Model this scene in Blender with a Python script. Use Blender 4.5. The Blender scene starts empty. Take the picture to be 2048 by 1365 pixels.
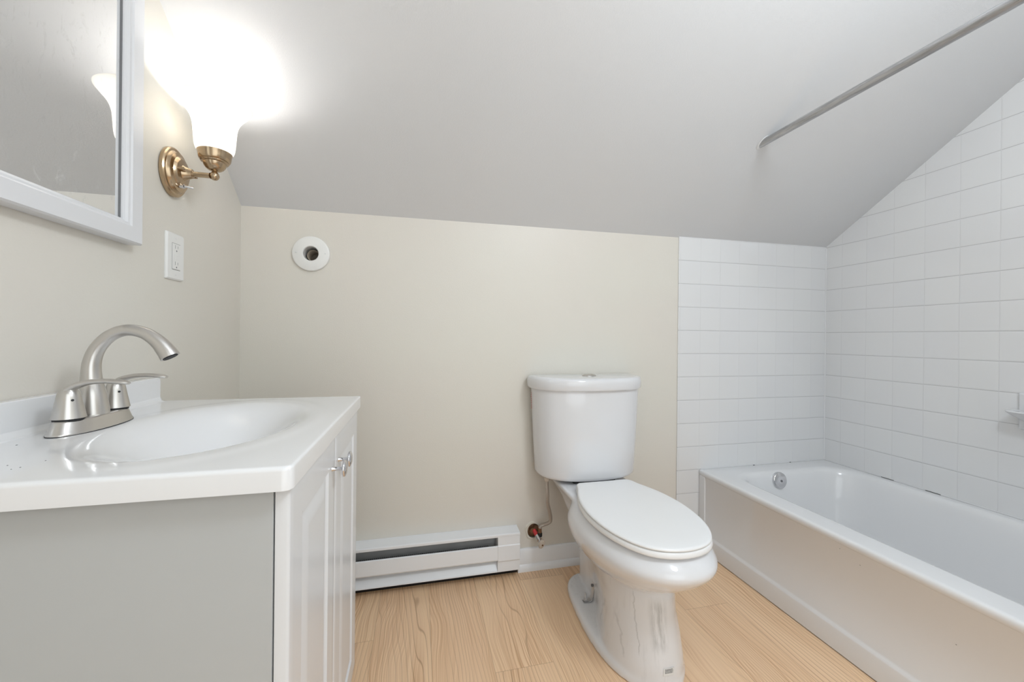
import bpy, bmesh, math, random
from mathutils import Vector, Matrix
random.seed(7)
S = bpy.context.scene
COL = S.collection

# ------------------------------------------------------------------ camera
IW, IH = 2048.0, 1365.0
FPX, YAW, PITCH, ROLL = 786.42, math.radians(13.313), math.radians(0.011), math.radians(0.578)
CAM = Vector((0.63195, -1.6137, 0.98717))

def cam_ray(a, b):
    cr, sr = math.cos(ROLL), math.sin(ROLL)
    xr = a*cr - b*sr; z2 = a*sr + b*cr
    cp, sp = math.cos(PITCH), math.sin(PITCH)
    yf = cp - z2*sp; z = sp + z2*cp
    cy, sy = math.cos(YAW), math.sin(YAW)
    return Vector((xr*cy + yf*sy, -xr*sy + yf*cy, z))
fwd = cam_ray(0, 0)
rgt = (cam_ray(1, 0) - fwd).normalized()
upv = (cam_ray(0, 1) - fwd).normalized()
cd = bpy.data.cameras.new('camera'); co = bpy.data.objects.new('camera', cd); COL.objects.link(co)
M = Matrix((rgt, upv, -fwd)).transposed().to_4x4(); M.translation = CAM
co.matrix_world = M
cd.sensor_fit = 'HORIZONTAL'; cd.sensor_width = 36.0
cd.lens = 36.0*FPX/IW
cd.shift_y = -7.9/IW
cd.clip_start = 0.02; cd.clip_end = 50
S.camera = co

# ------------------------------------------------------------------ world, lights, exposure
w = bpy.data.worlds.new('world'); S.world = w; w.use_nodes = True
w.node_tree.nodes['Background'].inputs[0].default_value = (0.8, 0.88, 1.0, 1)
w.node_tree.nodes['Background'].inputs[1].default_value = 0.6
S.view_settings.view_transform = 'Standard'
S.view_settings.look = 'None'
S.view_settings.exposure = 0.20
S.view_settings.gamma = 1.0
S.view_settings.use_curve_mapping = False

def area(name, loc, target, size, sizey, power, color=(1, 1, 1)):
    l = bpy.data.lights.new(name, 'AREA'); l.shape = 'RECTANGLE'
    l.size = size; l.size_y = sizey; l.energy = power; l.color = color
    o = bpy.data.objects.new(name, l); COL.objects.link(o); o.location = loc
    d = Vector(target) - Vector(loc)
    o.rotation_euler = d.to_track_quat('-Z', 'Y').to_euler()
    return o
# soft ceiling light of the room, unseen behind the camera; no fixture modelled
l = bpy.data.lights.new('ceiling_lamp_light', 'POINT'); l.energy = 28.5; l.shadow_soft_size = 0.16; l.color = (0.85, 0.93, 1.0)
o = bpy.data.objects.new('ceiling_lamp_light', l); COL.objects.link(o); o.location = (1.50, -1.66, 2.02)
# added soft fill from behind the camera
area('rear_fill_light', (1.2, -2.52, 1.05), (1.5, 0, 1.0), 1.6, 1.5, 9.5, (0.83, 0.925, 1.0))

# ------------------------------------------------------------------ dimensions
W = 2.685          # room width
T = 0.1095         # tile pitch
ROW0 = 1.027       # a grout line
FRONT = -2.6       # wall behind the camera
TUBX = W - 0.7575
KNEE = 1.466       # height of the low wall
CEIL = 2.36        # flat ceiling behind

def ceil_z(x, y):
    s = 0.745 + (0.648 - 0.745)*(x/W)
    d = -y
    # the plaster eases in at the bottom of the slope near the left wall
    return KNEE + s*d - 0.012*math.exp(-d*9)*(1 - x/W)

# ------------------------------------------------------------------ materials
def mat(name):
    m = bpy.data.materials.new(name); m.use_nodes = True
    nt = m.node_tree; b = nt.nodes['Principled BSDF']
    return m, nt, b
def srgb(r, g, b):
    def f(c):
        c /= 255.0
        return c/12.92 if c <= 0.04045 else ((c + 0.055)/1.055)**2.4
    return (f(r), f(g), f(b), 1)
def N(nt, t, **k):
    n = nt.nodes.new(t)
    for a, v in k.items():
        if a == 'op': n.operation = v
        else: setattr(n, a, v)
    return n
def L(nt, a, b): nt.links.new(a, b)
def coords(nt, scale=(1, 1, 1), loc=(0, 0, 0), space='Object'):
    tc = N(nt, 'ShaderNodeTexCoord'); mp = N(nt, 'ShaderNodeMapping')
    mp.inputs['Scale'].default_value = scale; mp.inputs['Location'].default_value = loc
    if space == 'World':
        g = N(nt, 'ShaderNodeNewGeometry'); L(nt, g.outputs['Position'], mp.inputs[0])
    else:
        L(nt, tc.outputs[space], mp.inputs[0])
    return mp.outputs[0]
def noise(nt, vec, scale, detail=3, rough=0.5, dist=0.0):
    n = N(nt, 'ShaderNodeTexNoise'); n.inputs['Scale'].default_value = scale
    n.inputs['Detail'].default_value = detail; n.inputs['Roughness'].default_value = rough
    n.inputs['Distortion'].default_value = dist
    L(nt, vec, n.inputs['Vector']); return n.outputs['Fac']
def ramp(nt, fac, stops):
    r = N(nt, 'ShaderNodeValToRGB'); L(nt, fac, r.inputs[0])
    e = r.color_ramp.elements
    e[0].position, e[0].color = stops[0]; e[1].position, e[1].color = stops[-1]
    for p, c in stops[1:-1]:
        x = e.new(p); x.color = c
    return r.outputs[0]
def math_(nt, op, a, b=None, c=None):
    n = N(nt, 'ShaderNodeMath', op=op)
    for i, v in enumerate((a, b, c)):
        if v is None: continue
        if isinstance(v, (int, float)): n.inputs[i].default_value = v
        else: L(nt, v, n.inputs[i])
    return n.outputs[0]
def mix(nt, fac, a, b, mode='MIX'):
    n = N(nt, 'ShaderNodeMixRGB', blend_type=mode)
    for i, v in ((0, fac), (1, a), (2, b)):
        if isinstance(v, (int, float)): n.inputs[i].default_value = v
        elif isinstance(v, tuple): n.inputs[i].default_value = v
        else: L(nt, v, n.inputs[i])
    return n.outputs[0]
def bump(nt, b, h, strength, dist=0.001):
    n = N(nt, 'ShaderNodeBump'); n.inputs['Strength'].default_value = strength
    n.inputs['Distance'].default_value = dist
    L(nt, h, n.inputs['Height']); L(nt, n.outputs[0], b.inputs['Normal'])
def simple(name, col, rough, metal=0.0, bumps=None, coat=0.0, var=0.0, spec=0.5):
    m, nt, b = mat(name)
    b.inputs['Base Color'].default_value = col; b.inputs['Roughness'].default_value = rough
    b.inputs['Metallic'].default_value = metal; b.inputs['Coat Weight'].default_value = coat
    b.inputs['Specular IOR Level'].default_value = spec
    v = coords(nt)
    if bumps:
        bump(nt, b, noise(nt, v, bumps[0], 3), bumps[1], bumps[2])
    if var:
        n = noise(nt, v, 9, 4)
        c = mix(nt, n, tuple(x*(1 - var) for x in col[:3]) + (1,), tuple(min(1, x*(1 + var)) for x in col[:3]) + (1,))
        L(nt, c, b.inputs['Base Color'])
    return m
def wall_paint(name, a, bcol, rough):
    m, nt, b = mat(name)
    v = coords(nt, space='World')
    n = noise(nt, v, 1.7, 3)
    L(nt, mix(nt, ramp(nt, n, [(0.35, (0, 0, 0, 1)), (0.65, (1, 1, 1, 1))]), a, bcol), b.inputs['Base Color'])
    b.inputs['Roughness'].default_value = rough
    h = math_(nt, 'ADD', noise(nt, v, 260, 2), math_(nt, 'MULTIPLY', noise(nt, v, 3.0, 2), 3.0))
    bump(nt, b, h, 0.25, 0.0012)
    return m
M_CREAM = wall_paint('cream_wall_paint', srgb(224, 220, 210), srgb(224, 218, 209), 0.42)
M_CEIL = wall_paint('satin_ceiling_paint', srgb(218, 219, 221), srgb(221, 221, 222), 0.38)
M_TRIM = simple('glossy_trim_paint', srgb(243, 243, 244), 0.28, bumps=(60, 0.15, 0.001), var=0.02)
M_PORC = simple('vitreous_china', srgb(228, 228, 230), 0.07, bumps=(7, 0.1, 0.002), coat=0.3)
M_SEAT = simple('seat_plastic', srgb(242, 242, 242), 0.3, var=0.01)
M_TUB = simple('tub_enamel', srgb(232, 232, 233), 0.13, bumps=(10, 0.1, 0.002), coat=0.2)
M_MARBLE = simple('cultured_marble', srgb(238, 238, 239), 0.12, var=0.008, coat=0.3)
M_CAB = simple('white_thermofoil', srgb(226, 227, 229), 0.26, bumps=(120, 0.05, 0.0005))
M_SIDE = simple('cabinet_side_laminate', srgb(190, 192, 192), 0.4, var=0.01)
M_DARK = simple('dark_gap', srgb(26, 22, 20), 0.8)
M_HEATER = simple('heater_enamel', srgb(238, 239, 241), 0.32, var=0.012)
M_FIN = simple('heater_fin_metal', srgb(172, 173, 174), 0.55, 0.1, var=0.25)
M_CHROME = simple('chrome', srgb(215, 215, 218), 0.12, 1.0, bumps=(300, 0.1, 0.0003))
M_STEEL = simple('dull_zinc_steel', srgb(212, 213, 215), 0.35, 0.8, bumps=(500, 0.3, 0.0003))
M_PLASTIC = simple('white_plastic', srgb(238, 237, 234), 0.33)
M_CAULK = simple('white_caulk', srgb(228, 228, 229), 0.35, bumps=(80, 0.4, 0.001))
M_BLACK = simple('black_rubber', srgb(30, 30, 32), 0.6)
M_RED = simple('red_tag', srgb(205, 62, 66), 0.5)
M_RUST = simple('rusty_brass', srgb(120, 88, 62), 0.55, 0.4, bumps=(150, 0.8, 0.002), var=0.4)
M_BEIGE = simple('aged_white_handle', srgb(205, 192, 178), 0.5, bumps=(90, 0.3, 0.001), var=0.2)
M_INK = simple('grey_ink', srgb(120, 120, 122), 0.6)
M_REDINK = simple('red_ink', srgb(190, 120, 115), 0.6)

def brushed(name, col, rough, axis):
    m, nt, b = mat(name)
    b.inputs['Metallic'].default_value = 1.0
    sc = [120, 120, 120]; sc[axis] = 2500
    n = noise(nt, coords(nt, tuple(sc)), 1.0, 1)
    b.inputs['Base Color'].default_value = col
    L(nt, math_(nt, 'ADD', math_(nt, 'MULTIPLY', n, 0.03), rough), b.inputs['Roughness'])
    return m
M_NICKEL = brushed('brushed_nickel', srgb(205, 202, 198), 0.29, 2)
M_BRASS = brushed('antique_brass', srgb(186, 164, 136), 0.2, 1)

# old galvanised shower rod
m, nt, b = mat('worn_rod_metal'); M_ROD = m
v = coords(nt, (40, 3, 40))
n = noise(nt, v, 3, 5, 0.7)
L(nt, ramp(nt, n, [(0.3, srgb(152, 152, 153)), (0.6, srgb(198, 198, 199))]), b.inputs['Base Color'])
b.inputs['Metallic'].default_value = 0.85
L(nt, math_(nt, 'ADD', math_(nt, 'MULTIPLY', n, 0.25), 0.2), b.inputs['Roughness'])

# mirror with a few smudges
m, nt, b = mat('smudged_mirror'); M_MIRROR = m
v = coords(nt)
b.inputs['Metallic'].default_value = 1.0
b.inputs['Base Color'].default_value = srgb(232, 233, 233)
b.inputs['Roughness'].default_value = 0.015
sm = ramp(nt, noise(nt, coords(nt, (1, 9, 4)), 4.5, 6, 0.75, 1.2), [(0.56, (0, 0, 0, 1)), (0.74, (1, 1, 1, 1))])
d = N(nt, 'ShaderNodeBsdfDiffuse'); d.inputs[0].default_value = (0.8, 0.8, 0.8, 1)
ms = N(nt, 'ShaderNodeMixShader'); L(nt, math_(nt, 'ADD', math_(nt, 'MULTIPLY', sm, 0.22), 0.03), ms.inputs[0])
L(nt, b.outputs[0], ms.inputs[1]); L(nt, d.outputs[0], ms.inputs[2])
L(nt, ms.outputs[0], nt.nodes['Material Output'].inputs[0])

# frosted glass shade, lit from inside
m, nt, b = mat('lit_frosted_glass'); M_SHADE = m
b.inputs['Base Color'].default_value = srgb(250, 248, 243)
b.inputs['Roughness'].default_value = 0.25
b.inputs['Transmission Weight'].default_value = 0.0
tr = N(nt, 'ShaderNodeBsdfTranslucent'); tr.inputs[0].default_value = (0.95, 0.93, 0.9, 1)
ms = N(nt, 'ShaderNodeMixShader'); ms.inputs[0].default_value = 0.45
L(nt, b.outputs[0], ms.inputs[1]); L(nt, tr.outputs[0], ms.inputs[2])
L(nt, ms.outputs[0], nt.nodes['Material Output'].inputs[0])
m, nt, b = mat('glowing_bulb'); M_BULB = m
b.inputs['Emission Color'].default_value = (1, 0.98, 0.95, 1); b.inputs['Emission Strength'].default_value = 7
b.inputs['Base Color'].default_value = (1, 1, 1, 1)

# tiles: grid drawn from the place's own dimensions
def tile_mat(name, axis, off):
    m, nt, b = mat(name)
    g = N(nt, 'ShaderNodeNewGeometry'); sx = N(nt, 'ShaderNodeSeparateXYZ'); L(nt, g.outputs['Position'], sx.inputs[0])
    def dist(o, o0):
        t = math_(nt, 'DIVIDE', math_(nt, 'SUBTRACT', o, o0), T)
        fr = math_(nt, 'FRACT', math_(nt, 'ADD', t, 100.0))
        return math_(nt, 'MULTIPLY', math_(nt, 'MINIMUM', fr, math_(nt, 'SUBTRACT', 1.0, fr)), T), math_(nt, 'FLOOR', math_(nt, 'ADD', t, 100.0))
    du, iu = dist(sx.outputs[axis], off); dv, iv = dist(sx.outputs[2], ROW0)
    dm = math_(nt, 'MINIMUM', du, dv)
    line = ramp(nt, math_(nt, 'DIVIDE', dm, 0.0022), [(0.35, (0, 0, 0, 1)), (0.75, (1, 1, 1, 1))])
    cb = N(nt, 'ShaderNodeCombineXYZ'); L(nt, iu, cb.inputs[0]); L(nt, iv, cb.inputs[1])
    wn = N(nt, 'ShaderNodeTexWhiteNoise'); L(nt, cb.outputs[0], wn.inputs['Vector'])
    tcol = mix(nt, wn.outputs['Value'], srgb(228, 228, 229), srgb(230, 230, 230))
    # vertical joints are filled whiter than the horizontal ones
    isv = math_(nt, 'LESS_THAN', du, dv)
    grout = mix(nt, isv, srgb(190, 190, 191), srgb(222, 222, 223))
    gn = noise(nt, coords(nt, space='World'), 6, 3)
    grout = mix(nt, math_(nt, 'MULTIPLY', gn, 0.45), grout, srgb(205, 204, 203))
    L(nt, mix(nt, line, grout, tcol), b.inputs['Base Color'])
    L(nt, math_(nt, 'SUBTRACT', 0.6, math_(nt, 'MULTIPLY', line, 0.5)), b.inputs['Roughness'])
    dmw = math_(nt, 'MINIMUM', dv, math_(nt, 'ADD', math_(nt, 'MULTIPLY', du, 1.0), 0.0018))
    prof = ramp(nt, math_(nt, 'DIVIDE', dmw, 0.007), [(0.0, (0, 0, 0, 1)), (0.25, (0.55, 0.55, 0.55, 1)), (0.6, (0.9, 0.9, 0.9, 1)), (1.0, (1, 1, 1, 1))])
    tilt = math_(nt, 'MULTIPLY', noise(nt, coords(nt, space='World'), 5, 2), 1.0)
    bump(nt, b, math_(nt, 'ADD', prof, tilt), 0.5, 0.0016)
    return m
M_TILE_B = tile_mat('white_tile_short_wall', 0, TUBX)
M_TILE_R = tile_mat('white_tile_long_wall', 1, -0.0862)

# oak look planks running towards the low wall
m, nt, b = mat('light_oak_planks'); M_FLOOR = m
g = N(nt, 'ShaderNodeNewGeometry'); sx = N(nt, 'ShaderNodeSeparateXYZ'); L(nt, g.outputs['Position'], sx.inputs[0])
PW, PL = 0.181, 1.22
pu = math_(nt, 'ADD', math_(nt, 'DIVIDE', math_(nt, 'ADD', sx.outputs[0], 0.045), PW), 50.0)
iu = math_(nt, 'FLOOR', pu); fu = math_(nt, 'FRACT', pu)
wn1 = N(nt, 'ShaderNodeTexWhiteNoise', noise_dimensions='1D'); L(nt, iu, wn1.inputs['W'])
pv = math_(nt, 'ADD', math_(nt, 'ADD', math_(nt, 'DIVIDE', sx.outputs[1], PL), 50.0), math_(nt, 'MULTIPLY', wn1.outputs['Value'], 0.97))
iv = math_(nt, 'FLOOR', pv); fv = math_(nt, 'FRACT', pv)
cb = N(nt, 'ShaderNodeCombineXYZ'); L(nt, iu, cb.inputs[0]); L(nt, iv, cb.inputs[1])
wn = N(nt, 'ShaderNodeTexWhiteNoise'); L(nt, cb.outputs[0], wn.inputs['Vector'])
rnd = wn.outputs['Value']
vo = N(nt, 'ShaderNodeCombineXYZ')
pv0 = N(nt, 'ShaderNodeCombineXYZ'); L(nt, math_(nt, 'ADD', sx.outputs[0], math_(nt, 'MULTIPLY', rnd, 5.0)), pv0.inputs[0])
L(nt, math_(nt, 'ADD', math_(nt, 'MULTIPLY', sx.outputs[1], 0.45), math_(nt, 'MULTIPLY', rnd, 9.0)), pv0.inputs[1])
sway = math_(nt, 'MULTIPLY', math_(nt, 'SUBTRACT', noise(nt, pv0.outputs[0], 7.0, 1), 0.5), 0.075)
L(nt, math_(nt, 'ADD', math_(nt, 'ADD', sx.outputs[0], sway), math_(nt, 'MULTIPLY', rnd, 7.0)), vo.inputs[0])
L(nt, math_(nt, 'ADD', math_(nt, 'MULTIPLY', sx.outputs[1], 0.11), math_(nt, 'MULTIPLY', rnd, 13.0)), vo.inputs[1])
vec = vo.outputs[0]
warp = noise(nt, vec, 7.0, 1, 0.4)
big = noise(nt, vec, 4.0, 1, 0.4)
# growth rings: contours of a stretched soft field, cathedral figures and straight grain
fld = math_(nt, 'ADD', math_(nt, 'MULTIPLY', warp, 14.0), math_(nt, 'MULTIPLY', sx.outputs[0], 70.0))
ring = math_(nt, 'FRACT', fld)
ringl = ramp(nt, ring, [(0.0, (0.0, 0, 0, 1)), (0.10, (1, 1, 1, 1)), (0.18, (0.15, 0.15, 0.15, 1)), (0.75, (0, 0, 0, 1))])
amt = ramp(nt, noise(nt, vec, 5.5, 2), [(0.40, (0.12, 0.12, 0.12, 1)), (0.62, (1, 1, 1, 1))])
fib = N(nt, 'ShaderNodeMapping'); fib.inputs['Scale'].default_value = (260, 14, 1); L(nt, vec, fib.inputs[0])
fine = noise(nt, fib.outputs[0], 1.0, 4, 0.6)
base = mix(nt, rnd, srgb(252, 220, 181), srgb(243, 207, 167))
base = mix(nt, math_(nt, 'MULTIPLY', big, 0.7), base, srgb(250, 214, 180))
base = mix(nt, math_(nt, 'MULTIPLY', ramp(nt, noise(nt, vec, 9.0, 2), [(0.38, (0.25, 0.25, 0.25, 1)), (0.6, (1, 1, 1, 1))]), ramp(nt, fine, [(0.40, (0, 0, 0, 1)), (0.66, (0.8, 0.8, 0.8, 1))])), base, srgb(208, 160, 116))
col = mix(nt, math_(nt, 'MULTIPLY', math_(nt, 'MULTIPLY', ringl, amt), 0.75), base, srgb(166, 122, 86))
kn = N(nt, 'ShaderNodeTexVoronoi'); kn.inputs['Scale'].default_value = 4.0; L(nt, vec, kn.inputs['Vector'])
col = mix(nt, ramp(nt, kn.outputs['Distance'], [(0.02, (0.6, 0.6, 0.6, 1)), (0.10, (0, 0, 0, 1))]), col, srgb(150, 105, 72))
eu = math_(nt, 'MULTIPLY', math_(nt, 'MINIMUM', fu, math_(nt, 'SUBTRACT', 1.0, fu)), PW)
ev = math_(nt, 'MULTIPLY', math_(nt, 'MINIMUM', fv, math_(nt, 'SUBTRACT', 1.0, fv)), PL)
e = ramp(nt, math_(nt, 'DIVIDE', math_(nt, 'MINIMUM', eu, ev), 0.0016), [(0.25, (1, 1, 1, 1)), (0.9, (0, 0, 0, 1))])
col = mix(nt, math_(nt, 'MULTIPLY', e, 0.35), col, srgb(150, 108, 76))
L(nt, col, b.inputs['Base Color'])
b.inputs['Roughness'].default_value = 0.42
bump(nt, b, math_(nt, 'SUBTRACT', math_(nt, 'MULTIPLY', fine, 0.5), math_(nt, 'ADD', e, math_(nt, 'MULTIPLY', ringl, 0.3))), 0.25, 0.0008)

# china with grey scuff streaks low on the foot of the toilet
m, nt, b = mat('stained_china'); M_STAIN = m
b.inputs['Roughness'].default_value = 0.07; b.inputs['Coat Weight'].default_value = 0.3
g = N(nt, 'ShaderNodeNewGeometry'); sx = N(nt, 'ShaderNodeSeparateXYZ'); L(nt, g.outputs['Position'], sx.inputs[0])
def window(o, lo, hi, soft):
    a = N(nt, 'ShaderNodeMapRange', interpolation_type='SMOOTHSTEP'); L(nt, o, a.inputs[0])
    a.inputs[1].default_value = lo - soft; a.inputs[2].default_value = lo + soft
    c = N(nt, 'ShaderNodeMapRange', interpolation_type='SMOOTHSTEP'); L(nt, o, c.inputs[0])
    c.inputs[1].default_value = hi - soft; c.inputs[2].default_value = hi + soft
    c.inputs[3].default_value = 1; c.inputs[4].default_value = 0
    return math_(nt, 'MULTIPLY', a.outputs[0], c.outputs[0])
st = noise(nt, coords(nt, (75, 40, 9), space='World'), 1.0, 5, 0.65)
st2 = noise(nt, coords(nt, (24, 24, 5), space='World'), 1.0, 3, 0.6)
p1 = math_(nt, 'MULTIPLY', window(sx.outputs[0], 1.282, 1.320, 0.012), window(sx.outputs[2], 0.115, 0.235, 0.02))
p1 = math_(nt, 'MULTIPLY', p1, ramp(nt, st, [(0.34, (0, 0, 0, 1)), (0.56, (1, 1, 1, 1))]))
p2 = math_(nt, 'MULTIPLY', window(sx.outputs[0], 1.20, 1.40, 0.03), window(sx.outputs[2], 0.02, 0.235, 0.02))
p2 = math_(nt, 'MULTIPLY', math_(nt, 'MULTIPLY', p2, ramp(nt, st, [(0.5, (0, 0, 0, 1)), (0.72, (0.4, 0.4, 0.4, 1))])), ramp(nt, st2, [(0.45, (0, 0, 0, 1)), (0.6, (1, 1, 1, 1))]))
# two thin drip lines
wig = math_(nt, 'MULTIPLY', math_(nt, 'SUBTRACT', noise(nt, coords(nt, (0.001, 0.001, 30), space='World'), 1.0, 3), 0.5), 0.018)
def drip(x0, lo, hi):
    dd = math_(nt, 'ABSOLUTE', math_(nt, 'SUBTRACT', math_(nt, 'SUBTRACT', sx.outputs[0], x0), wig))
    ln = ramp(nt, math_(nt, 'DIVIDE', dd, 0.002), [(0.2, (0.6, 0.6, 0.6, 1)), (0.9, (0, 0, 0, 1))])
    return math_(nt, 'MULTIPLY', math_(nt, 'MULTIPLY', ln, window(sx.outputs[2], lo, hi, 0.01)), window(sx.outputs[1], -0.8, -0.4, 0.01))
tot = math_(nt, 'ADD', math_(nt, 'MULTIPLY', p1, 0.45), math_(nt, 'MULTIPLY', p2, 0.6))
tot = math_(nt, 'ADD', tot, math_(nt, 'MULTIPLY', drip(1.250, 0.09, 0.245), 0.5))
tot = math_(nt, 'ADD', tot, math_(nt, 'MULTIPLY', drip(1.222, 0.06, 0.15), 0.35))
L(nt, mix(nt, math_(nt, 'MINIMUM', tot, 0.7), srgb(230, 230, 232), srgb(138, 139, 138)), b.inputs['Base Color'])
L(nt, math_(nt, 'ADD', math_(nt, 'MULTIPLY', tot, 0.4), 0.07), b.inputs['Roughness'])

# ------------------------------------------------------------------ mesh helpers
class MB:
    def __init__(s): s.bm = bmesh.new()
    def box(s, lo, hi):
        x0, y0, z0 = lo; x1, y1, z1 = hi
        v = [s.bm.verts.new(p) for p in ((x0,y0,z0),(x1,y0,z0),(x1,y1,z0),(x0,y1,z0),(x0,y0,z1),(x1,y0,z1),(x1,y1,z1),(x0,y1,z1))]
        for f in ((0,3,2,1),(4,5,6,7),(0,1,5,4),(1,2,6,5),(2,3,7,6),(3,0,4,7)): s.bm.faces.new([v[i] for i in f])
        return s
    def loft(s, rings, cap0=True, cap1=True, closed=True):
        R = [[s.bm.verts.new(p) for p in r] for r in rings]; n = len(R[0])
        for a, c in zip(R, R[1:]):
            for i in range(n if closed else n - 1):
                j = (i + 1) % n
                s.bm.faces.new((a[i], a[j], c[j], c[i]))
        if cap0: s.bm.faces.new(R[0][::-1])
        if cap1: s.bm.faces.new(R[-1])
        return s
    def tube(s, path, rad, n=16, flat=1.0, flatax=None, caps=True):
        P = [Vector(p) for p in path]
        if isinstance(rad, (int, float)): rad = [rad]*len(P)
        tans = []
        for i in range(len(P)):
            a = P[max(0, i - 1)]; c = P[min(len(P) - 1, i + 1)]
            tans.append((c - a).normalized())
        ref = Vector(flatax) if flatax else (Vector((0, 0, 1)) if abs(tans[0].z) < 0.9 else Vector((1, 0, 0)))
        rings = []; u = None
        for p, t, r in zip(P, tans, rad):
            if u is None or flatax: u = (ref - t*ref.dot(t)).normalized()
            else: u = (u - t*u.dot(t)).normalized()
            q = t.cross(u)
            rings.append([p + u*(r*flat*math.cos(2*math.pi*k/n)) + q*(r*math.sin(2*math.pi*k/n)) for k in range(n)])
        return s.loft(rings, caps, caps)
    def lathe(s, prof, center, axis='Z', n=40, sy=1.0, cap0=False, cap1=False, sgn=1):
        c = Vector(center); rings = []
        for r, h in prof:
            ring = []
            for k in range(n):
                a = 2*math.pi*k/n; u, v = r*math.cos(a), r*sy*math.sin(a)
                if axis == 'Z': o = Vector((u, v, h*sgn))
                elif axis == 'X': o = Vector((h*sgn, u, v))
                else: o = Vector((u, h*sgn, v))
                ring.append(c + o)
            rings.append(ring)
        return s.loft(rings, cap0, cap1)
    def prism(s, poly, axis, a0, a1):
        def P(p, a):
            return {'X': (a, p[0], p[1]), 'Y': (p[0], a, p[1]), 'Z': (p[0], p[1], a)}[axis]
        return s.loft([[P(p, a0) for p in poly], [P(p, a1) for p in poly]])
    def grid(s, xs, ys, fn):
        V = [[s.bm.verts.new(fn(x, y)) for y in ys] for x in xs]
        for i in range(len(xs) - 1):
            for j in range(len(ys) - 1):
                s.bm.faces.new((V[i][j], V[i+1][j], V[i+1][j+1], V[i][j+1]))
        return s

def world_loc(o):
    v = Vector((0, 0, 0))
    while o is not None:
        v += o.location; o = o.parent
    return v
def obj(name, mb, m, parent=None, smooth=True, angle=35, bevel=0.0, seg=2, recalc=True, subsurf=0):
    me = bpy.data.meshes.new(name)
    if recalc: bmesh.ops.recalc_face_normals(mb.bm, faces=mb.bm.faces)
    off = world_loc(parent) if parent is not None else Vector((0, 0, 0))
    bmesh.ops.translate(mb.bm, verts=mb.bm.verts, vec=-off)
    mb.bm.to_mesh(me); mb.bm.free()
    if smooth:
        me.shade_smooth(); me.set_sharp_from_angle(angle=math.radians(angle))
    me.materials.append(m)
    o = bpy.data.objects.new(name, me); COL.objects.link(o)
    if parent is not None: o.parent = parent
    if bevel:
        b = o.modifiers.new('bevel', 'BEVEL'); b.width = bevel; b.segments = seg; b.limit_method = 'ANGLE'
        b.angle_limit = math.radians(40); b.harden_normals = False
        me.shade_smooth()
        for e in me.edges: e.use_edge_sharp = False
        w_ = o.modifiers.new('wn', 'WEIGHTED_NORMAL'); w_.keep_sharp = False
    if subsurf:
        b = o.modifiers.new('sub', 'SUBSURF'); b.levels = subsurf; b.render_levels = subsurf
    return o
def thing(name, label, cat, loc, group=None):
    o = bpy.data.objects.new(name, None); COL.objects.link(o); o.location = loc
    o.empty_display_size = 0.05
    o['label'] = label; o['category'] = cat
    if group: o['group'] = group
    return o
def tag(o, label, cat):
    o['label'] = label; o['category'] = cat; return o
def struct(o, label=None):
    o['kind'] = 'structure'
    if label: o['label'] = label
    return o
def bake(o):
    dg = bpy.context.evaluated_depsgraph_get()
    dg.update()
    me = bpy.data.meshes.new_from_object(o.evaluated_get(dg))
    o.modifiers.clear(); o.data = me
    return o
def cut(o, mb):
    me = bpy.data.meshes.new('cutter'); bmesh.ops.recalc_face_normals(mb.bm, faces=mb.bm.faces)
    mb.bm.to_mesh(me); mb.bm.free()
    c = bpy.data.objects.new('cutter', me); COL.objects.link(c)
    b = o.modifiers.new('b', 'BOOLEAN'); b.object = c; b.operation = 'DIFFERENCE'; b.solver = 'EXACT'
    bake(o); bpy.data.objects.remove(c)
def catmull(P, per=6, closed=False):
    P = [Vector(p) for p in P]; n = len(P); out = []
    rng = n if closed else n - 1
    for i in range(rng):
        if closed: a, b_, c, d = P[(i-1) % n], P[i], P[(i+1) % n], P[(i+2) % n]
        else:
            a = P[i-1] if i > 0 else P[0]*2 - P[1]; b_ = P[i]; c = P[i+1]
            d = P[i+2] if i + 2 < n else P[-1]*2 - P[-2]
        for k in range(per):
            t = k/per
            out.append(0.5*((2*b_) + (c - a)*t + (2*a - 5*b_ + 4*c - d)*t*t + (3*b_ - a - 3*c + d)*t**3))
    if not closed: out.append(P[-1])
    return out
def lerp_list(P, per=6):
    """catmull on tuples of any length (for radii)"""
    n = len(P); out = []
    for i in range(n - 1):
        a = P[max(0, i-1)]; b_ = P[i]; c = P[i+1]; d = P[min(n-1, i+2)]
        for k in range(per):
            t = k/per
            out.append(0.5*((2*b_) + (c - a)*t + (2*a - 5*b_ + 4*c - d)*t*t + (3*b_ - a - 3*c + d)*t**3))
    out.append(P[-1]); return out
def rrect(x0, y0, x1, y1, r, seg=6):
    pts = []
    for cx, cy, a0 in ((x1-r, y1-r, 0), (x0+r, y1-r, 90), (x0+r, y0+r, 180), (x1-r, y0+r, 270)):
        for k in range(seg + 1):
            a = math.radians(a0 + 90*k/seg); pts.append((cx + r*math.cos(a), cy + r*math.sin(a)))
    return pts

# ------------------------------------------------------------------ room
TH = 0.12
o = obj('floor', MB().box((-TH, FRONT - TH, -0.1), (W + TH, TH, 0.0)), M_FLOOR, smooth=False); struct(o, 'light oak plank floor')
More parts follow.
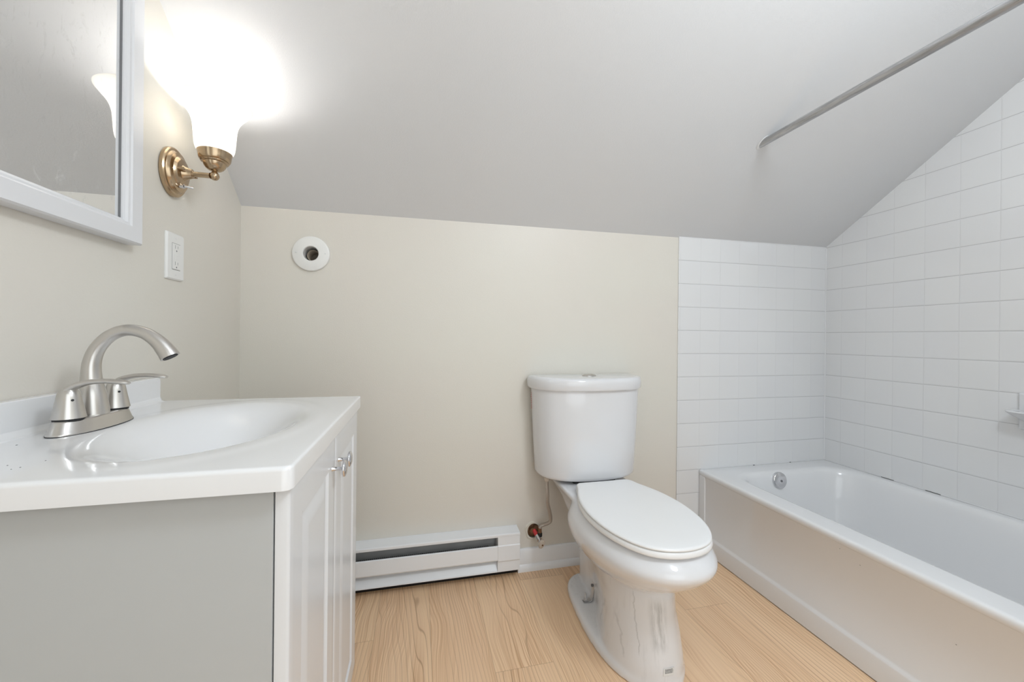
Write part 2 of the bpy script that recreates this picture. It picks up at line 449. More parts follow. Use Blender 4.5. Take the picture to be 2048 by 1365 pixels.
# low wall at the back (painted), cut for the vent hose
wb = obj('wall_back', MB().box((0, 0, 0), (W, TH, KNEE + 0.03)), M_CREAM, smooth=False); struct(wb, 'low cream wall under the sloped ceiling')
VX, VZ = 0.2355, 1.2925
cut(wb, MB().lathe([(0.036, -0.05), (0.036, 0.09)], (VX, 0, VZ), 'Y', 32, cap0=True, cap1=True))
cut(wb, MB().lathe([(0.030, -0.05), (0.030, 0.05)], (1.116, 0, 0.161), 'Y', 10, sy=1.15, cap0=True, cap1=True))
def side_wall(name, x0, x1, m, inner):
    mb = MB(); ys = [TH*0 + 0.0] + [-i*0.05 for i in range(1, 60)]
    pts = [(0.0, 0.0), (0.0, KNEE + 0.02)]
    prof = []
    y = 0.0
    while y > FRONT:
        z = min(ceil_z(inner, y), CEIL) + 0.02
        prof.append((y, z)); y -= 0.05
    prof.append((FRONT, CEIL + 0.02))
    poly = [(0.0, 0.0)] + prof + [(FRONT, 0.0)]
    mb.prism(poly, 'X', x0, x1)
    return obj(name, mb, m, smooth=False)
wl = side_wall('wall_left', -TH, 0.0, M_CREAM, 0.0); struct(wl, 'cream wall with the mirror and sconce')
wr = side_wall('wall_right', W, W + TH, M_CREAM, W); struct(wr, 'long wall beside the bathtub')
# closed front wall behind the camera
wf = obj('wall_front', MB().box((-TH, FRONT - TH, 0), (W + TH, FRONT, CEIL + 0.05)), M_CREAM, smooth=False); struct(wf)
# tile facings, 6 mm proud of the wall
TT = 0.006
def tile_side():
    poly = [(-TT, 0.0)]; y = -TT
    prof = [(-TT, 0.365)]
    while y > -1.66:
        prof.append((y, ceil_z(W, y) + 0.004)); y -= 0.04
    prof.append((-1.66, 2.2)); prof.append((-1.66, 0.365))
    return MB().prism(prof, 'X', W - TT, W + 0.001)
o = obj('trim_1', tile_side(), M_TILE_R, smooth=False); struct(o, 'square white tiles on the long wall above the tub')
TLX = W - 0.875
mb = MB().box((TLX, -TT, 0.0), (W - TT, 0.001, KNEE + 0.004))
o = obj('trim_2', mb, M_TILE_B, bevel=0.004, seg=3); struct(o, 'square white tiles at the end of the tub under the slope')
# caulk beads
mb = MB()
mb.tube([(W - TT - 0.001, -TT - 0.001, 0.37), (W - TT - 0.001, -TT - 0.001, KNEE - 0.004)], 0.0032, 8)
mb.tube([(TLX, -TT*0.7, KNEE - 0.002), (W - TT, -TT*0.7, KNEE - 0.001)], 0.0022, 8)
for y0, y1 in ((-0.01, -0.265), (-0.315, -0.425), (-0.475, -1.5)):
    mb.tube([(W - TT - 0.001, y0, 0.371), (W - TT - 0.001, y1, 0.371)], 0.0018, 8)
mb.tube([(TUBX + 0.01, -TT - 0.001, 0.371), (W - TT, -TT - 0.001, 0.371)], 0.0018, 8)
o = obj('trim_3', mb, M_CAULK); struct(o, 'white caulk beads around the tiles')
mb = MB()
for y0, y1 in ((-0.264, -0.315), (-0.424, -0.476)):
    mb.box((W - TT - 0.0010, y1, 0.3695), (W - TT + 0.0005, y0, 0.3708))
for px in (2.235, 2.455):
    mb.box((px, -TT - 0.0042, 0.3692), (px + 0.008, -TT + 0.0005, 0.3718))
o = obj('trim_4', mb, M_DARK, smooth=False); struct(o, 'dark cracks in the caulk')
# sloped ceiling and flat ceiling
xs = [W*i/24 for i in range(25)]; ysl = [-0.04*i for i in range(0, 36)]
mb = MB()
xs = [-0.05] + xs[1:-1] + [W + 0.05]
def cz(x, y): return Vector((x, y, min(ceil_z(min(max(x, 0), W), y), CEIL)))
mb.grid(xs, ysl, cz)
ys2 = [ysl[-1], FRONT - 0.02]
mb.grid(xs, ys2, cz)
bmesh.ops.remove_doubles(mb.bm, verts=mb.bm.verts, dist=1e-5)
ext = bmesh.ops.extrude_face_region(mb.bm, geom=mb.bm.faces[:])
bmesh.ops.translate(mb.bm, verts=[v for v in ext['geom'] if isinstance(v, bmesh.types.BMVert)], vec=(0, 0, 0.1))
o = obj('ceiling', mb, M_CEIL, angle=20); struct(o, 'smooth satin white sloped ceiling')
# baseboard between heater and tub, with a shoe mould
prof = [(0, 0), (-0.022, 0), (-0.022, 0.012), (-0.017, 0.024), (-0.012, 0.028), (-0.012, 0.078), (-0.008, 0.088), (-0.004, 0.091), (0, 0.091)]
o = obj('baseboard_back', MB().prism(prof, 'X', 1.045, TLX), M_TRIM, angle=30); struct(o, 'white baseboard')

# ------------------------------------------------------------------ baseboard heater
H = thing('baseboard_heater', 'long white electric baseboard heater along the floor under the cream wall', 'heater', (0.62, -0.03, 0.03))
hx0, hx1, he = 0.06, 1.042, 0.950
mb = MB()
mb.prism([(0, 0.188), (-0.058, 0.180), (-0.062, 0.178), (-0.062, 0.188), (-0.058, 0.191), (0, 0.194)], 'X', hx0, hx1)     # sloped top
mb.prism([(-0.0005, 0.03), (-0.0005, 0.19), (-0.004, 0.19), (-0.004, 0.03)], 'X', hx0, hx1)                              # back plate
obj('top_cover', mb, M_HEATER, H, angle=30, bevel=0.0008, seg=1)
mb = MB().prism([(-0.0605, 0.140), (-0.056, 0.143), (-0.054, 0.140), (-0.058, 0.138), (-0.060, 0.090), (-0.056, 0.084), (-0.054, 0.084), (-0.058, 0.090 - 0.008), (-0.0625, 0.088)], 'X', hx0, he)
obj('front_panel', mb, M_HEATER, H, angle=30)
mb = MB().prism([(-0.018, 0.036), (-0.018, 0.092), (-0.022, 0.092), (-0.054, 0.042), (-0.0575, 0.040), (-0.0575, 0.036)], 'X', hx0, he)
obj('lower_panel', mb, M_HEATER, H, angle=30)
mb = MB().prism([(-0.004, 0.036), (-0.0580, 0.036), (-0.0580, 0.068), (-0.0575, 0.078), (-0.0635, 0.082), (-0.0635, 0.142), (-0.0605, 0.145), (-0.0610, 0.180), (-0.004, 0.186)], 'X', he, hx1)
obj('end_cap', mb, M_HEATER, H, angle=30, bevel=0.001, seg=1)
mb = MB()
mb.box((hx0 + 0.005, -0.012, 0.10), (he - 0.002, -0.005, 0.184))
obj('reflector', mb, M_FIN, H, smooth=False)
mb = MB()
x = hx0 + 0.03
while x < he - 0.03:
    mb.box((x, -0.034, 0.085), (x + 0.0030, -0.016, 0.1265)); x += 0.0075
mb.tube([(hx0 + 0.01, -0.032, 0.125), (he - 0.01, -0.032, 0.125)], 0.006, 10)
obj('heating_fins', mb, simple('dark_fin_metal', srgb(70, 70, 72), 0.6, 0.3), H, smooth=False)
obj('screw', MB().lathe([(0.0045, 0), (0.0045, 0.002), (0.002, 0.003)], (0.74, -0.012, 0.172), 'Y', 12, cap0=True, cap1=True, sgn=-1), M_BLACK, H)
mb = MB().box((hx0, -0.014, 0.0005), (hx1, -0.0005, 0.030)); obj('gap_shadow_strip', mb, M_DARK, H, smooth=False)  # dark strip standing in for the shadowed gap under the heater

# ------------------------------------------------------------------ wall vent
V = thing('wall_vent', 'round white wall vent with an open ribbed hose in the cream wall', 'vent', (VX, 0, VZ))
prof = [(0.0265, 0.002), (0.0265, 0.010), (0.0285, 0.0125), (0.060, 0.0115), (0.0640, 0.009), (0.0655, 0.004), (0.0655, 0.0005), (0.034, 0.0005), (0.0265, 0.002)]
obj('vent_flange', MB().lathe(prof, (VX, 0, VZ), 'Y', 64, sgn=-1), M_PLASTIC, V)
obj('sleeve', MB().lathe([(0.0265, 0.006), (0.0268, -0.030), (0.0268, -0.085), (0.0, -0.085)], (VX, 0, VZ), 'Y', 40, sgn=-1), M_PLASTIC, V)
prof = [(0.0205, -0.012)] + [(0.0222 if k % 2 else 0.0200, -0.012 - k*0.0017) for k in range(38)]
mb = MB().lathe(prof, (VX + 0.0035, 0, VZ - 0.004), 'Y', 40, cap1=True, sgn=-1)
obj('ribbed_hose', mb, simple('brown_ribbed_hose', srgb(165, 150, 132), 0.5, var=0.3), V, angle=10)
for sgn in (-1, 1):
    obj('screw', MB().lathe([(0.0022, 0), (0.0022, 0.0016), (0.001, 0.002)], (VX + sgn*0.050, -0.012, VZ + 0.001), 'Y', 10, cap0=True, cap1=True, sgn=-1), M_STEEL, V)

# ------------------------------------------------------------------ GFCI outlet
OY, OZ = -0.400, 1.190
O = thing('wall_outlet', 'white rectangular electrical outlet on the cream wall below the brass sconce', 'outlet', (0, OY, OZ))
mb = MB().loft([[(0.0003, OY + y, OZ + z) for y, z in rrect(-0.038, -0.061, 0.038, 0.061, 0.003, 3)],
                [(0.003, OY + y, OZ + z) for y, z in rrect(-0.038, -0.061, 0.038, 0.061, 0.003, 3)],
                [(0.0065, OY + y, OZ + z) for y, z in rrect(-0.0345, -0.0575, 0.0345, 0.0575, 0.003, 3)]])
fp = obj('faceplate', mb, M_PLASTIC, O, angle=25)
mb = MB().box((0.0060, OY - 0.0165, OZ - 0.0335), (0.0078, OY + 0.0165, OZ + 0.0335))
rc = obj('receptacle', mb, M_PLASTIC, O, bevel=0.0006, seg=1)
gm = simple('outlet_seam', srgb(150, 148, 145), 0.6)
mb = MB()
for a, b_, c, d in ((-0.0172, -0.0172, -0.0342, 0.0342), (0.0172, 0.0172, -0.0342, 0.0342)):
    mb.box((0.0063, OY + a - 0.0004, OZ + c), (0.0068, OY + a + 0.0004, OZ + d))
mb.box((0.0063, OY - 0.0172, OZ + 0.0338), (0.0068, OY + 0.0172, OZ + 0.0346))
mb.box((0.0063, OY - 0.0172, OZ - 0.0352), (0.0069, OY + 0.0172, OZ - 0.0340))
obj('seam', mb, gm, O, smooth=False)
for s_ in (-1, 1):
    zc = OZ + s_*0.0215
    obj('slot', MB().box((0.0074, OY - 0.0065, zc - 0.001), (0.0080, OY - 0.0053, zc + 0.008)), M_INK, rc, smooth=False)
    obj('slot', MB().box((0.0074, OY + 0.0050, zc), (0.0080, OY + 0.0060, zc + 0.007)), M_INK, rc, smooth=False)
    obj('slot', MB().lathe([(0.0022, 0), (0.0022, 0.0006)], (0.0074, OY, zc - 0.0065), 'X', 10, cap0=True, cap1=True), M_INK, rc, smooth=False)
for s_ in (-1, 1):
    obj('test_button', MB().box((0.0074, OY - 0.006, OZ + s_*0.0042 - 0.0030), (0.0086, OY + 0.006, OZ + s_*0.0042 + 0.0030)), M_PLASTIC, rc, bevel=0.0004, seg=1)
    obj('screw', MB().lathe([(0.0026, 0), (0.0026, 0.001), (0.001, 0.0014)], (0.0064, OY, OZ + s_*0.048), 'X', 10, cap0=True, cap1=True), M_PLASTIC, O)

# ------------------------------------------------------------------ mirror
MY1, MY0, MZ0, MZ1 = -0.568, -1.09, 1.183, 1.845
R = thing('wall_mirror', 'rectangular mirror in a white moulded frame hung above the vanity', 'mirror', (0, (MY0 + MY1)/2, MZ0))
def frame(mb, prof):
    """prof: (inset, x) pairs, swept round the rectangle"""
    rings = []
    cs = [(MY0, MZ0, 1, 1), (MY1, MZ0, -1, 1), (MY1, MZ1, -1, -1), (MY0, MZ1, 1, -1)]
    for cy, cz_, sy, sz in cs:
        rings.append([(x, cy + sy*i, cz_ + sz*i) for i, x in prof])
    rings.append(rings[0])
    mb.loft(rings, False, False, closed=True)
    bmesh.ops.remove_doubles(mb.bm, verts=mb.bm.verts, dist=1e-6)
mb = MB()
frame(mb, [(0.0, 0.001), (0.0, 0.026), (0.003, 0.030), (0.034, 0.030), (0.037, 0.0275), (0.041, 0.0265), (0.043, 0.022), (0.047, 0.020), (0.047, 0.012), (0.047, 0.001)])
obj('frame', mb, simple('white_frame_paint', srgb(226, 226, 228), 0.3), R, angle=25)
mb = MB()
frame(mb, [(0.0465, 0.0120), (0.0465, 0.0165), (0.0485, 0.0165), (0.0485, 0.0120), (0.0465, 0.0120)])
obj('glass_gap_shade', mb, simple('dark_mirror_gap', srgb(118, 118, 120), 0.5), R, smooth=False)  # dark line painted in for the shaded recess between frame and glass
obj('mirror_glass', MB().box((0.002, MY0 + 0.044, MZ0 + 0.044), (0.0145, MY1 - 0.044, MZ1 - 0.044)), M_MIRROR, R, smooth=False)

# ------------------------------------------------------------------ sconce
SY, SZ = -0.415, 1.407
K = thing('wall_sconce', 'antique brass wall sconce with a lit frosted bell glass shade', 'lamp', (0, SY, SZ))
prof = [(0.0, 0.0005), (0.060, 0.0005), (0.0630, 0.003), (0.0630, 0.010), (0.0600, 0.013), (0.0545, 0.0135), (0.0515, 0.0170), (0.0500, 0.021), (0.0455, 0.0225),
        (0.0405, 0.0235), (0.0375, 0.027), (0.0340, 0.0295), (0.0270, 0.0305), (0.0200, 0.0315), (0.0165, 0.036), (0.0135, 0.044), (0.0115, 0.050), (0.0, 0.0505)]
obj('backplate', MB().lathe([(r*0.84, h) for r, h in prof], (0, SY, SZ), 'X', 64, sy=1/0.84), M_BRASS, K, angle=28)
AX = 0.100
obj('arm', MB().lathe([(0.0, 0.046), (0.0085, 0.046), (0.0085, 0.050), (0.0068, 0.052), (0.0068, AX - 0.011), (0.0085, AX - 0.009), (0.0, AX - 0.009)], (0, SY, SZ), 'X', 10), M_BRASS, K, angle=20)
mb = MB()
mb.lathe([(0.0, -0.0115), (0.005, -0.0105), (0.0092, -0.0065), (0.0110, 0.0), (0.0092, 0.0065), (0.006, 0.010), (0.0052, 0.013), (0.0, 0.013)], (AX, SY, SZ), 'Z', 32)
obj('knuckle', mb, M_BRASS, K)
mb = MB()
prof = [(0.0, 0.012), (0.008, 0.0125), (0.0145, 0.0150), (0.0200, 0.0195), (0.0240, 0.0255), (0.0258, 0.0310), (0.0262, 0.0335), (0.0300, 0.0345), (0.0315, 0.0365), (0.0310, 0.0388),
        (0.0335, 0.0400), (0.0352, 0.0430), (0.0362, 0.0480), (0.0372, 0.0560), (0.0390, 0.0615), (0.0378, 0.0618), (0.036, 0.052), (0.0, 0.045)]
obj('socket_cup', mb.lathe(prof, (AX, SY, SZ), 'Z', 48), M_BRASS, K, angle=24)
shape = [(0.0335, 0.050), (0.0365, 0.0605), (0.0418, 0.067), (0.0450, 0.082), (0.0470, 0.112), (0.0490, 0.132), (0.0545, 0.150), (0.0630, 0.164), (0.0730, 0.176), (0.0810, 0.186), (0.0830, 0.190)]
hr = lerp_list([s_[0] for s_ in shape], 4); hz = lerp_list([s_[1] for s_ in shape], 4)
outer = list(zip(hr, hz)); inner = [(r - 0.003, z + 0.0005) for r, z in outer][::-1]
sh = obj('glass_shade', MB().lathe(outer + inner, (AX, SY, SZ), 'Z', 64), M_SHADE, K, angle=60)
mb = MB().lathe([(0.0, 0.050), (0.013, 0.052), (0.013, 0.082), (0.020, 0.100), (0.024, 0.115), (0.020, 0.132), (0.010, 0.141), (0.0, 0.143)], (AX, SY, SZ), 'Z', 24)
obj('bulb', mb, M_BULB, K)
for yy, zz, r, ln in ((-0.024, 0.004, 0.0042, 0.034), (0.024, 0.0, 0.0036, 0.040)):
    obj('mounting_knob', MB().tube([(0.026, SY + yy, SZ + zz), (ln + 0.008, SY + yy, SZ + zz)], r, 12), M_BRASS, K)
mb = MB()
mb.tube([(0.024, SY - 0.006, SZ - 0.036), (0.034, SY - 0.006, SZ - 0.036)], 0.0055, 12)
mb.tube([(0.034, SY - 0.006, SZ - 0.036), (0.041, SY - 0.004, SZ - 0.036), (0.050, SY + 0.002, SZ - 0.036)], [0.003, 0.0026, 0.0036], 10)
obj('toggle_switch', mb, M_CHROME, K)
l = bpy.data.lights.new('sconce_bulb_light', 'POINT'); l.energy = 0.82; l.color = (1.0, 0.985, 0.97); l.shadow_soft_size = 0.02
o = bpy.data.objects.new('sconce_bulb_light', l); COL.objects.link(o); o.parent = K; o.location = (AX, 0, 0.158)

# ------------------------------------------------------------------ shower rod
RX, RZ = 1.885, 1.728
ry = -0.30
while ceil_z(RX, ry) < RZ + 0.004: ry -= 0.002
D = thing('shower_curtain_rod', 'worn grey metal shower curtain rod running from the sloped ceiling over the bathtub', 'shower rod', (RX, ry, RZ))
rr = 0.0128
rings = []
for yend in (None, FRONT + 0.001):
    ring = []
    for k in range(24):
        a = 2*math.pi*k/24; dx, dz = rr*math.cos(a), rr*math.sin(a)
        if yend is None:
            y = ry + 0.03
            while ceil_z(RX + dx, y) < RZ + dz + 0.001: y -= 0.0005
            ring.append((RX + dx, y, RZ + dz))
        else: ring.append((RX + dx, -1.62, RZ + dz))
    rings.append(ring)
obj('rod', MB().loft(rings), M_ROD, D, angle=50)
ring2 = []
R1 = []; R2 = []
for k in range(24):
    a = 2*math.pi*k/24
    for rad, lst, dd in ((rr + 0.0035, R1, 0.0005), (rr + 0.0012, R2, 0.006)):
        dx, dz = rad*math.cos(a), rad*math.sin(a)
        y = ry + 0.04
        while ceil_z(RX + dx, y) < RZ + dz + 0.0005: y -= 0.0005
        lst.append((RX + dx, y - dd, RZ + dz))
obj('end_flange', MB().loft([R1, R2]), simple('white_flange', srgb(225, 225, 226), 0.3), D)
mb = MB().lathe([(0.0, 0), (0.030, 0), (0.030, 0.006), (0.018, 0.014), (0.0, 0.014)], (RX, -1.634, RZ), 'Y', 24)
obj('end_flange', mb, M_CHROME, D)
# short return wall at the foot of the tub that carries the rod and closes the alcove
o = obj('wall_tub_end', MB().box((TUBX, -1.75, 0), (W, -1.635, 2.36)), M_CREAM, smooth=False); struct(o)

# ------------------------------------------------------------------ bathtub
TL = 1.62; RIM = 0.370
B = thing('bathtub', 'white enamelled alcove bathtub along the tiled right wall', 'bathtub', (TUBX + 0.37, -TL/2, 0))
bx0, bx1 = TUBX, W - TT - 0.0015
by0, by1 = -TL, -TT - 0.0015
def rr_ring(x0, y0, x1, y1, r, z, seg=10): return [(x, y, z) for x, y in rrect(x0, y0, x1, y1, r, seg)]
rings = []
# basin bottom up to the rim, then out over the rim and down the outer face
ix0, ix1, iy0, iy1 = bx0 + 0.098, bx1 - 0.042, by0 + 0.09, by1 - 0.095
rings.append(rr_ring(ix0 + 0.16, iy0 + 0.26, ix1 - 0.16, iy1 - 0.16, 0.06, 0.058))
rings.append(rr_ring(ix0 + 0.10, iy0 + 0.18, ix1 - 0.10, iy1 - 0.085, 0.10, 0.060))
rings.append(rr_ring(ix0 + 0.065, iy0 + 0.13, ix1 - 0.06, iy1 - 0.058, 0.12, 0.080))
rings.append(rr_ring(ix0 + 0.045, iy0 + 0.10, ix1 - 0.042, iy1 - 0.042, 0.13, 0.13))
rings.append(rr_ring(ix0 + 0.028, iy0 + 0.06, ix1 - 0.026, iy1 - 0.028, 0.13, 0.23))
rings.append(rr_ring(ix0 + 0.014, iy0 + 0.03, ix1 - 0.012, iy1 - 0.016, 0.13, 0.32))
rings.append(rr_ring(ix0 + 0.008, iy0 + 0.012, ix1 - 0.007, iy1 - 0.010, 0.125, 0.350))
rings.append(rr_ring(ix0 + 0.002, iy0 + 0.004, ix1 - 0.002, iy1 - 0.004, 0.12, 0.3635))
rings.append(rr_ring(ix0 - 0.006, iy0 - 0.006, ix1 + 0.006, iy1 + 0.006, 0.118, 0.3690))
rings.append(rr_ring(ix0 - 0.016, iy0 - 0.016, ix1 + 0.014, iy1 + 0.016, 0.11, RIM))
rings.append(rr_ring(bx0 + 0.016, by0 + 0.002, bx1 - 0.002, by1 - 0.002, 0.004, RIM - 0.0005))
def lip(i, z, r): return rr_ring(bx0 + i, by0, bx1, by1, r, z)
for i, z in ((0.008, RIM - 0.0008), (0.0035, RIM - 0.0025), (0.001, RIM - 0.006), (0.0, RIM - 0.011), (0.0008, RIM - 0.020), (0.005, RIM - 0.026), (0.0085, RIM - 0.029)):
    rings.append(lip(i, z, 0.003))
rings.append(lip(0.0085, 0.086, 0.003))
rings.append(lip(0.006, 0.080, 0.003))
rings.append(lip(0.0015, 0.075, 0.003))
rings.append(lip(0.0, 0.070, 0.003))
rings.append(lip(0.0, 0.003, 0.003))
mb = MB().loft(rings, True, False)
# flat frame strip of the apron by the low wall
tub = obj('tub_body', mb, M_TUB, B, angle=55)
mb = MB().prism(rrect(by1 - 0.036, 0.072, by1 - 0.0005, RIM - 0.024, 0.002, 2), 'X', bx0 + 0.0015, bx0 + 0.02)
obj('apron_edge', mb, M_TUB, B, bevel=0.003)
for y, z in ((-0.642, 0.327), (-0.701, 0.308), (-0.920, 0.235)):
    obj('chip', MB().lathe([(0.0015, 0), (0.0010, 0.0004)], (bx0 + 0.0084, y, z), 'X', 8, cap0=True, cap1=True, sgn=-1, sy=0.7), M_INK, B)
# overflow plate on the end of the basin
ocx, ocz = 2.272, 0.332
def wall_y(z): return iy1 - 0.012 - (0.345 - z)*0.17
oc = Vector((ocx, wall_y(ocz) + 0.001, ocz)); nrm = Vector((0, -1, 0.16)).normalized()
uu = Vector((1, 0, 0)); vv = nrm.cross(uu).normalized()
def disc(prof, c, mb, n=40):
    rings = [[c + nrm*h + uu*(r*math.cos(2*math.pi*k/n)) + vv*(r*math.sin(2*math.pi*k/n)) for k in range(n)] for r, h in prof]
    mb.loft(rings); return mb
ov = obj('overflow_plate', disc([(0.0365, -0.002), (0.0370, 0.006), (0.0355, 0.010), (0.032, 0.0118), (0.015, 0.0128), (0.0008, 0.013)], oc, MB()), M_CHROME, B, angle=50)
obj('screw', disc([(0.0058, 0.012), (0.0052, 0.0150), (0.002, 0.0150), (0.0018, 0.0130)], oc + uu*0.003 + Vector((0, 0, -0.002)), MB(), 16), M_INK, ov)

# ------------------------------------------------------------------ soap dish
sy0 = -0.765
P = thing('soap_dish', 'white ceramic soap dish fixed to the tiled wall above the bathtub', 'soap dish', (W - TT, sy0, 0.745))
xw = W - TT
mb = MB().loft([[(xw - 0.0002, sy0 + a, 0.748 + c) for a, c in rrect(-0.079, -0.064, 0.079, 0.064, 0.006, 4)],
                [(xw - 0.008, sy0 + a, 0.748 + c) for a, c in rrect(-0.079, -0.064, 0.079, 0.064, 0.006, 4)],
                [(xw - 0.013, sy0 + a, 0.748 + c) for a, c in rrect(-0.074, -0.059, 0.074, 0.059, 0.008, 4)]])
obj('backplate', mb, M_PORC, P, angle=50)
mb = MB(); rings = []
for z, ext_, hw in ((0.700, 0.012, 0.055), (0.712, 0.025, 0.066), (0.725, 0.045, 0.082), (0.735, 0.062, 0.095), (0.743, 0.074, 0.103), (0.748, 0.078, 0.106), (0.7515, 0.076, 0.105), (0.7518, 0.072, 0.101), (0.7498, 0.064, 0.093)):
    ring = []
    for k in range(33):
        a = math.pi*k/32; c, s_ = math.cos(a), math.sin(a)
        ring.append((xw - 0.004 - ext_*(abs(s_)**0.8), sy0 + hw*math.copysign(abs(c)**0.6, c)*(0.74 + 0.38*abs(s_)), z))
    rings.append(ring)
mb.loft(rings)
obj('tray', mb, M_PORC, P, angle=60)

# ------------------------------------------------------------------ vanity
CT = 0.822
vy0, vy1 = -1.072, -0.470
Q = thing('bathroom_vanity', 'small white bathroom vanity cabinet with two doors and a moulded sink top', 'vanity', (0.23, -0.77, 0))
cy0, cy1, cxf = -1.052, -0.466 - 0.006, 0.452
cy1 = -0.474
mb = MB()
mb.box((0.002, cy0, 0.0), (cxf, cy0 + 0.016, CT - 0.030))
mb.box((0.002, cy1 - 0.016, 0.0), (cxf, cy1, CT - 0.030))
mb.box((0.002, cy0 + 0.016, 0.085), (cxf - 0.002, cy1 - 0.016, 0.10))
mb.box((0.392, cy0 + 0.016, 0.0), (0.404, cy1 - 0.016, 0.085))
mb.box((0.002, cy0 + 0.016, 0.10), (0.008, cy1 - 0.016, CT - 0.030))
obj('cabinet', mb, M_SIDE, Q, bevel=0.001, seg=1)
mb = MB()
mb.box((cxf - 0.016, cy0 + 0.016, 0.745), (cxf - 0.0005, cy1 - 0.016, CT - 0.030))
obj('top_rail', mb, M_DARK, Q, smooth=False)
dz0, dz1 = 0.092, CT - 0.034
ymid = (cy0 + cy1)/2
def door(ya, yb, knob_y):
    """heightfield panel door: flat frame, cove, raised centre with chamfers"""
    xf = cxf + 0.019; xb = cxf + 0.002
    def h(y, z):
        d = min(y - ya, yb - y, z - dz0, dz1 - z)
        e = min(y - ya, yb - y); f = min(z - dz0, dz1 - z)
        hh = 0.0
        if d < 0.004: hh -= 0.004*(1 - d/0.004)**2
        di = min(e - 0.058, f - 0.056)
        if 0 < di < 0.007: hh -= 0.0045*math.sin(min(1, di/0.004)*math.pi/2)
        elif 0.007 <= di < 0.011: hh -= 0.0045 - 0.0015*0
        elif 0.011 <= di < 0.034: hh -= 0.0045*(1 - (di - 0.011)/0.023)**1.3
        return hh
    def samples(a, b_, inset):
        S_ = [0, 0.001, 0.002, 0.003, 0.004, 0.02, inset - 0.001, inset, inset + 0.0015, inset + 0.003, inset + 0.005, inset + 0.007, inset + 0.0095, inset + 0.011,
              inset + 0.016, inset + 0.022, inset + 0.028, inset + 0.034, inset + 0.036]
        lo = [a + s_ for s_ in S_]; hi = [b_ - s_ for s_ in S_][::-1]
        mid = [(lo[-1]*(1 - t) + hi[0]*t) for t in (0.33, 0.66)]
        return lo + mid + hi
    ys_, zs_ = samples(ya, yb, 0.058), samples(dz0, dz1, 0.056)
    mb = MB(); mb.grid(ys_, zs_, lambda y, z: Vector((xf + h(y, z), y, z)))
    be = [e for e in mb.bm.edges if e.is_boundary]
    ex = bmesh.ops.extrude_edge_only(mb.bm, edges=be)
    nv = [v for v in ex['geom'] if isinstance(v, bmesh.types.BMVert)]
    for v in nv: v.co.x = xb
    bmesh.ops.contextual_create(mb.bm, geom=[e for e in mb.bm.edges if e.is_boundary])
    d_ = obj('door', mb, M_CAB, Q, angle=50)
    kz = 0.728
    prof = [(0.0, -0.003), (0.0045, -0.003), (0.0045, 0.001), (0.0036, 0.002), (0.0036, 0.017), (0.0060, 0.0185), (0.0125, 0.0190), (0.0155, 0.0205), (0.0158, 0.0225), (0.0145, 0.0245), (0.0100, 0.0265), (0.0, 0.0275)]
    obj('knob', MB().lathe(prof, (xf, knob_y, kz), 'X', 32), M_CHROME, d_, angle=60)
    return d_
door(cy0 + 0.001, ymid - 0.0012, ymid - 0.030)
door(ymid + 0.0012, cy1 - 0.001, ymid + 0.030)

# sink top: a moulded sheet with an oval bowl, and its backsplash
scx, scy, sa, sb = 0.262, -0.776, 0.146, 0.218
fx = 0.4785
def smooth(t): t = max(0, min(1, t)); return t*t*(3 - 2*t)
def top_z(x, y):
    q = math.hypot((x - scx)/sa, (y - scy)/sb)
    z = CT
    # faint raised bead round the bowl
    z += 0.0007*math.exp(-((q - 1.19)/0.09)**2)
    if q < 1.10:
        t = max(0.0, min(1.0, (1.10 - q)/1.10))
        z -= 0.112*smooth(t*1.02)
    # outer edges roll over
    for d, r in ((fx - x, 0.004), (y - vy0, 0.0055), (vy1 - y, 0.0025)):
        if d < r: z -= r - math.sqrt(max(0, r*r - (r - d)**2))
    # cove up to the backsplash
    d = x - 0.020
    if 0 <= d < 0.012 and y < vy1 - 0.012: z += 0.012 - math.sqrt(max(0, 0.012**2 - (0.012 - d)**2))
    return z
def edge_samples(a, b_, r0, r1, n):
    lo = [a + r0*(1 - math.cos(math.pi/2*k/5)) for k in range(6)]
    hi = [b_ - r1*(1 - math.cos(math.pi/2*k/5)) for k in range(6)][::-1]
    return lo + [lo[-1] + (hi[0] - lo[-1])*k/n for k in range(1, n)] + hi
xs_ = [0.002, 0.010, 0.0199, 0.0200] + [0.020 + 0.012*math.sin(math.pi/2*k/5)**1.0 for k in range(1, 6)]
xs_ += [xs_[-1] + (fx - 0.004 - xs_[-1])*k/110 for k in range(1, 110)] + [fx - 0.004*(1 - math.cos(math.pi/2*k/6)) for k in range(6, -1, -1)]
ys_ = edge_samples(vy0, vy1, 0.0055, 0.0025, 150)
mb = MB(); CR = 0.012
def corner(x, y):
    # round the front corners in plan
    for yc, sg in ((vy0 + CR, -1), (vy1 - 0.004, 1)):
        r = CR if sg < 0 else 0.004
        dx = x - (fx - r); dy = (y - yc)*sg
        if dx > 0 and dy > 0:
            m_ = max(dx, dy); L_ = math.hypot(dx, dy)
            k = m_/L_ if L_ > 0 else 1
            return fx - r + dx*k, yc + sg*dy*k
    return x, y
def topf(x, y):
    X, Y = corner(x, y); return Vector((X, Y, top_z(x, y)))
mb.grid(xs_, ys_, topf)
be = [e for e in mb.bm.edges if e.is_boundary]
ex = bmesh.ops.extrude_edge_only(mb.bm, edges=be)
nv = [v for v in ex['geom'] if isinstance(v, bmesh.types.BMVert)]
for v in nv: v.co.z = CT - 0.030
sink = obj('sink_top', mb, M_MARBLE, Q, angle=60)
mb = MB()
bs = [(vy0 + 0.002, CT - 0.01), (vy1 - 0.004, CT - 0.01)]
poly = [(vy0 + 0.002, CT - 0.01), (vy1 - 0.0035, CT - 0.01), (vy1 - 0.0035, CT + 0.0005)]
